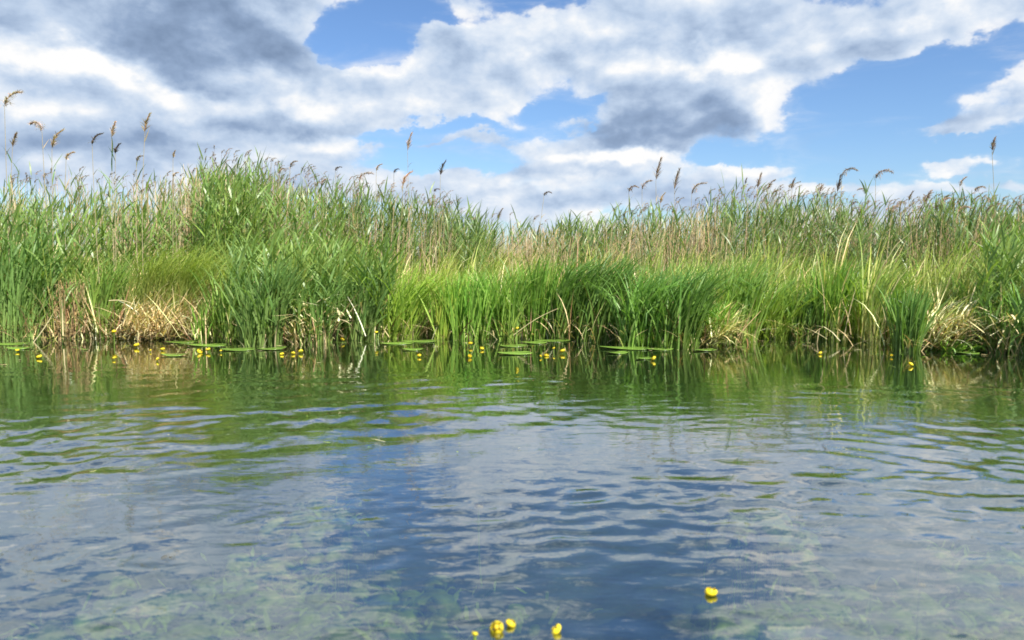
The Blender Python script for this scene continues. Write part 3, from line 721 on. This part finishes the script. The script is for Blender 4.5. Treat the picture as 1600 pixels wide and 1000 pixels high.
PADS = [
 (15,538,36,'flat lily pad cut by the left edge of the photo'),
 (30,545,22,'smaller lily pad just in front of the pad at the left edge'),
 (133,547,7,'tiny round green leaf floating between two left flowers'),
 (272,556,24,'thin lily pad in front of the double yellow flower'),
 (285,535,30,'lily pad against the feet of the arching tussock'),
 (325,540,36,'broad lily pad behind the double yellow flower'),
 (372,547,30,'lily pad just right of the double yellow flower'),
 (425,546,26,'lily pad beside the dark leafy clump, behind a pair of flowers'),
 (620,537,30,'long lily pad below the fan of yellow green blades'),
 (655,534,34,'lily pad at the foot of the fan, left of the lime bundle'),
 (645,547,20,'thin lily pad lying in front of the long one'),
 (805,553,32,'bright lily pad alone in the open left of three flowers'),
 (802,541,26,'lily pad under the tall standing yellow flower'),
 (862,533,34,'lily pad against the dark hollow'),
 (835,536,24,'lily pad just left of the dark hollow'),
 (978,545,46,'largest lily pad, before the clump furthest into the water'),
 (1030,546,26,'lily pad overlapping the right end of the largest pad'),
 (965,552,20,'thin lily pad just in front of the largest pad'),
 (1005,561,14,'small lily pad beside the single flower right of centre'),
 (1100,548,22,'lily pad at the foot of the straw skirted tussock'),
 (1510,552,22,'lily pad before the low fresh leaves on the right'),
]
for i, (px, py, hw, lab) in enumerate(PADS):
    r = np.random.default_rng(500 + i); c = wpt(px, py); rx = hw / F * c[1] * .88
    mb = MB(); col = np.array((.13, .22, .035)) * r.uniform(.85, 1.25); mb.add(*disc(c, rx, min(rx * r.uniform(.55, .8), .11), r.normal(0, .15), .5, r, r.normal(0, .012), col, .007 + .0015 * (i % 4)))
    o = mb.build('lily_pad', M_pad); tag(o, lab, 'lily pad', 'lily pads floating by the bank')

def uv_ball(c, R, rz, col, K=10, J=7, open_top=False):
    ph = np.linspace(0.02, PI if not open_top else PI * .55, J); an = np.arange(K) * 2 * PI / K
    ph = PI - ph
    V = np.stack([c[0] + R * np.sin(ph)[:, None] * np.cos(an), c[1] + R * np.sin(ph)[:, None] * np.sin(an), c[2] + rz * np.cos(ph)[:, None] + 0 * an], -1)
    idx = np.arange(J * K).reshape(J, K); nx = np.roll(idx, -1, 1)
    Q = np.stack([idx[:-1], nx[:-1], nx[1:], idx[1:]], -1).reshape(-1, 4)
    return V.reshape(-1, 3), Q, np.tile(np.array(col), (J * K, 1))
def flower(px, py, R, hgt, lab, openness=.6, tilt=0.0, i=0, sub=0.0):
    r = np.random.default_rng(700 + i)
    zc = hgt if hgt else .02
    if sub: zc = -sub
    c = wpt(px, py, zc); foot = np.array([c[0], c[1], min(zc, 0) - .02])
    R *= .80 if py < 800 or sub else 1.12; t1, t2 = r.normal(0, .38), r.normal(0, .38)
    Mx = np.array([[1, 0, 0], [0, math.cos(t1), -math.sin(t1)], [0, math.sin(t1), math.cos(t1)]]) @ np.array([[math.cos(t2), 0, math.sin(t2)], [0, 1, 0], [-math.sin(t2), 0, math.cos(t2)]])
    root = empty('yellow_water_lily', foot, lab, 'flower', 'yellow water lilies')
    Y1 = (np.array((.86, .70, .03)) if not sub else np.array((.75, .48, .03))) * r.uniform(.75, 1.05)
    a = MB(); v, q, cc, _ = tubes(np.array([[c[0] + .01, c[1] + .01, -.35]]), c[None] - np.array([[0, 0, R * .55]]), np.array([[.02, 0, 0]]), np.array([.0045]), np.array([.004]), np.array([(.16, .24, .05)]), 6, 6)
    a.add(v, q, cc); a.build('stalk', M_leaf, root)
    ph = r.uniform(0, 6)
    for k in range(5):                                     # five rounded, cupped sepals
        a0 = ph + k * 2 * PI / 5; nu, nv = 7, 6
        u = np.linspace(0, 1, nu)[:, None]; vv = np.linspace(-1, 1, nv)[None]
        elv = -PI / 2 + u * (PI * (.92 - .32 * openness))
        half = .78 * np.sin(np.clip(u * 1.15 + .12, 0, 1) * PI * .62) * (1 - .35 * u ** 4)
        aa = a0 + vv * half * .85
        rr = R * (1 + .05 * (k % 2)) * (1 + .25 * openness * u)
        V = np.stack([c[0] + rr * np.cos(elv) * np.cos(aa), c[1] + rr * np.cos(elv) * np.sin(aa), c[2] + rr * .66 * np.sin(elv) + 0 * aa], -1)
        idx = np.arange(nu * nv).reshape(nu, nv); Qs = np.stack([idx[:-1, :-1], idx[:-1, 1:], idx[1:, 1:], idx[1:, :-1]], -1).reshape(-1, 4)
        V = (V - c) @ Mx.T + c; V2 = (V - c) * .93 + c; m = nu * nv
        C = np.tile(Y1 * r.uniform(.9, 1.05), (2 * m, 1)); C[:nv * (2 + i % 2)] = (.30, .38, .03)
        s = MB(); s.add(np.concatenate([V.reshape(-1, 3), V2.reshape(-1, 3)]), np.concatenate([Qs, Qs[:, ::-1] + m]), C); s.build('petal', M_petal, root)
    b = MB(); b.add(*uv_ball(c + np.array([0, 0, R * .1]), R * .5, R * .5, (.72, .52, .03), 10, 7)); b.build('seed_head', M_petal, root)
FL = [
 (27,547,.022,0,'small yellow flower by the lily pads at the left edge'),
 (61,557,.030,0,'yellow flower second from the left edge, low on open water'),
 (178,518,.030,.14,'yellow flower held up against the dark bank on the left'),
 (178,559,.018,0,'faint yellow spot on the water straight below the raised left flower'),  # small flower shape at water level, in line with the raised one
 (213,539,.034,.03,'wide yellow flower below the tan heap'),
 (235,547,.014,0,'tiny green yellow bud just right of the wide flower'),
 (254,545,.026,.02,'yellow flower between the wide flower and the pads'),
 (246,561,.021,0,'yellow flower floating lowest on the left'),
 (312,549,.036,.02,'larger left bloom of the double yellow flower by the broad pad'),
 (325,546,.028,.03,'right bloom of the double yellow flower, tilted'),
 (345,548,.016,0,'small yellow flower on the pad right of the double one'),
 (440,553,.025,.01,'yellow flower below the dark leafy clump, left one of three'),
 (458,552,.025,.01,'middle one of three yellow flowers below the dark leafy clump'),
 (470,549,.030,.02,'right one of three yellow flowers, the widest and palest'),
 (535,530,.028,.04,'flat yellow flower at the reed feet left of centre'),
 (588,519,.024,.12,'yellow flower tucked among blades above the water'),
 (655,555,.024,0,'lone round yellow flower on open water left of centre'),
 (735,536,.027,.04,'yellow flower above its two neighbours, left of centre'),
 (753,544,.026,.02,'yellow flower right and below of the upper one of the trio'),
 (734,556,.022,0,'lowest yellow flower of the trio left of centre'),
 (808,513,.024,.22,'yellow flower on a tall stalk in front of the full green clump'),
 (845,556,.014,0,'small pale bud left of the flower cluster at centre'),
 (854,555,.027,.01,'front yellow flower of the centre cluster'),
 (865,544,.018,.05,'dull upright yellow green bud at the back of the centre cluster'),
 (879,548,.030,.03,'right yellow flower of the centre cluster with white reflection'),
 (1021,560,.033,.02,'single yellow flower right of centre below the largest pad'),
 (1281,552,.028,.01,'flat yellow flower in front of the black hollow'),
 (1393,555,.014,0,'dim little yellow bud between the two right hand flowers'),
 (1423,569,.028,0,'yellow flower right of the dark clump standing in the water'),
 (1111,925,.015,.008,'bright yellow flower alone in the dark blue foreground patch'),
 (776,981,.016,.008,'largest foreground flower near the bottom edge'),
 (798,974,.012,.006,'half hidden flower touching the largest foreground one'),
 (869,984,.0135,.006,'round foreground flower right of the pair at the bottom edge'),
 (742,990,.007,0,'small submerged yellow speck left of the foreground pair'),
]
for i, (px, py, R, hh, lab) in enumerate(FL): flower(px, py, R, hh, lab, .35 + .4 * ((i * 7) % 5) / 5, 0, i)
for j, (px, py, R, sb, lab) in enumerate([(748,792,.020,.012,'orange brown flower lying on the water in the middle distance'),
        (1438,916,.018,.04,'sunken orange flower on the right, the right one of two'),(1362,918,.016,.06,'sunken orange flower on the right, the left one of two')]):
    flower(px, py, R, 0, lab, .6, 0, 60 + j, sb)

# ------------------------------------------------------------------ submerged weed
def weed(px, py, depth, rad, n, lab, i, col=(.22, .29, .035)):
    depth += .09; n = int(n * 1.0); rad *= 1.15
    r = np.random.default_rng(900 + i); c = wpt(px, py, -depth)
    mb = MB(); L = max(10, int(rad * 130)); e = rvec(L, r.normal(0, rad * .5, L), r.normal(0, rad * .5, L), -np.abs(r.normal(0, .06, L)) - .03)
    for q_ in e:
        Rr = r.uniform(.025, .06) ; v, q, k = uv_ball(c + q_ - np.array([0, 0, Rr * .8]), Rr * r.uniform(.9, 1.6), Rr * .8, np.array(col) * r.uniform(.55, 1.0), 16, 11)
        d_ = v - (c + q_); v = v + d_ * (.35 * smooth_noise(v[:, 0] * 14, v[:, 1] * 14 + v[:, 2] * 9, 950 + i, 8, .3, 1.2))[:, None]; v[:, 2] = np.minimum(v[:, 2], -.04)
        mb.add(v, q, k * (1 + .25 * smooth_noise(v[:, 0] * 25, v[:, 1] * 25, 980 + i, 6, .3, 1.2))[:, None].clip(.4, 1.6))
    n = n // 5; p = c + rvec(n, r.normal(0, rad * .5, n), r.normal(0, rad * .45, n), -np.abs(r.normal(0, .07, n)) - .05)
    cc = jit(col, n, .12, r, .04)
    v, q, k = blades(p, U(.03, .09, n, r), U(0, 2 * PI, n, r), U(.6, 2.0, n, r), U(0, 1.2, n, r), U(.008, .02, n, r), cc, cc, 4, r=r); v[:, 2] = np.minimum(v[:, 2], -.06); mb.add(v, q, k)
    m = 30; A = p[:m].copy(); A[:, 2] = -.95; v, q, k, _ = tubes(A, p[:m], rvec(m, r.normal(0, .1, m), 0 * cc[:m, 0], 0 * cc[:m, 0]), np.full(m, .004), np.full(m, .003), jit((.14, .2, .05), m, .2, r)); mb.add(v, q, k)
    o = mb.build('waterweed', M_leaf); tag(o, lab, 'waterweed', 'submerged weed clumps in the foreground')
for i, a in enumerate([(1195,797,.06,.17,900,'yellow green submerged weed in the middle right of the water'),
 (1545,852,.07,.16,800,'pale submerged weed near the right edge below the blue reflection'),
 (300,955,.10,.26,1300,'broad yellow green submerged weed at lower left'),
 (195,925,.10,.14,500,'small bright submerged weed up and left of the broad one'),
 (1240,940,.10,.20,900,'submerged weed right of the flower in the dark blue patch'),
 (1160,985,.12,.13,500,'small green submerged weed at the bottom edge in dark blue water'),
 (600,950,.16,.40,1900,'wide dull green submerged weed left of the foreground flowers'),
 (505,785,.05,.16,700,'whitish green submerged weed left of the blue reflection'),
 (1390,955,.12,.34,1400,'wide dull submerged weed below the sunken orange flowers'),
 (1575,935,.10,.16,700,'yellow green submerged weed at the right edge'),
 (520,990,.14,.30,1300,'green submerged weed cut by the bottom edge at left'),
 (60,985,.12,.25,900,'olive submerged weed in the bottom left corner'),
 (420,880,.14,.26,900,'dull submerged weed above the broad one at lower left'),
 (1480,975,.10,.26,900,'olive submerged weed in the bottom right part below the sunken flowers')]):
    weed(a[0], a[1], a[2], a[3], a[4], a[5], i)

# ------------------------------------------------------------------ floating bits and straws at the edge
def floaters():
    r = np.random.default_rng(77); mb = MB(); N = 900
    x = r.uniform(-7, 7, N); y = yb(x) - r.gamma(1.1, .45, N); k = r.random(N) < .06; y[k] = r.uniform(3.5, 8, k.sum()); x[k] *= y[k] / 8
    c = jit((.45, .38, .20), N, .35, r); g_ = r.random(N) < .5; c[g_] = jit((.20, .30, .06), g_.sum(), .3, r)
    base = rvec(N, x, y, np.full(N, .006)); L = r.gamma(1.2, .018, N) + .008; L[r.random(N) < .06] += .14
    v, q, cc = blades(base, L, U(0, 2 * PI, N, r), np.full(N, PI / 2), np.zeros(N), U(.003, .011, N, r), c, c, 3, r=r)
    v[:, 2] = np.maximum(v[:, 2], .004) + r.uniform(0, .003, len(v)); mb.add(v, q, cc)
    tag(mb.build('floating_debris', M_dry), 'bits of straw and leaf floating on the water off the bank', 'debris', kind='stuff')
floaters()
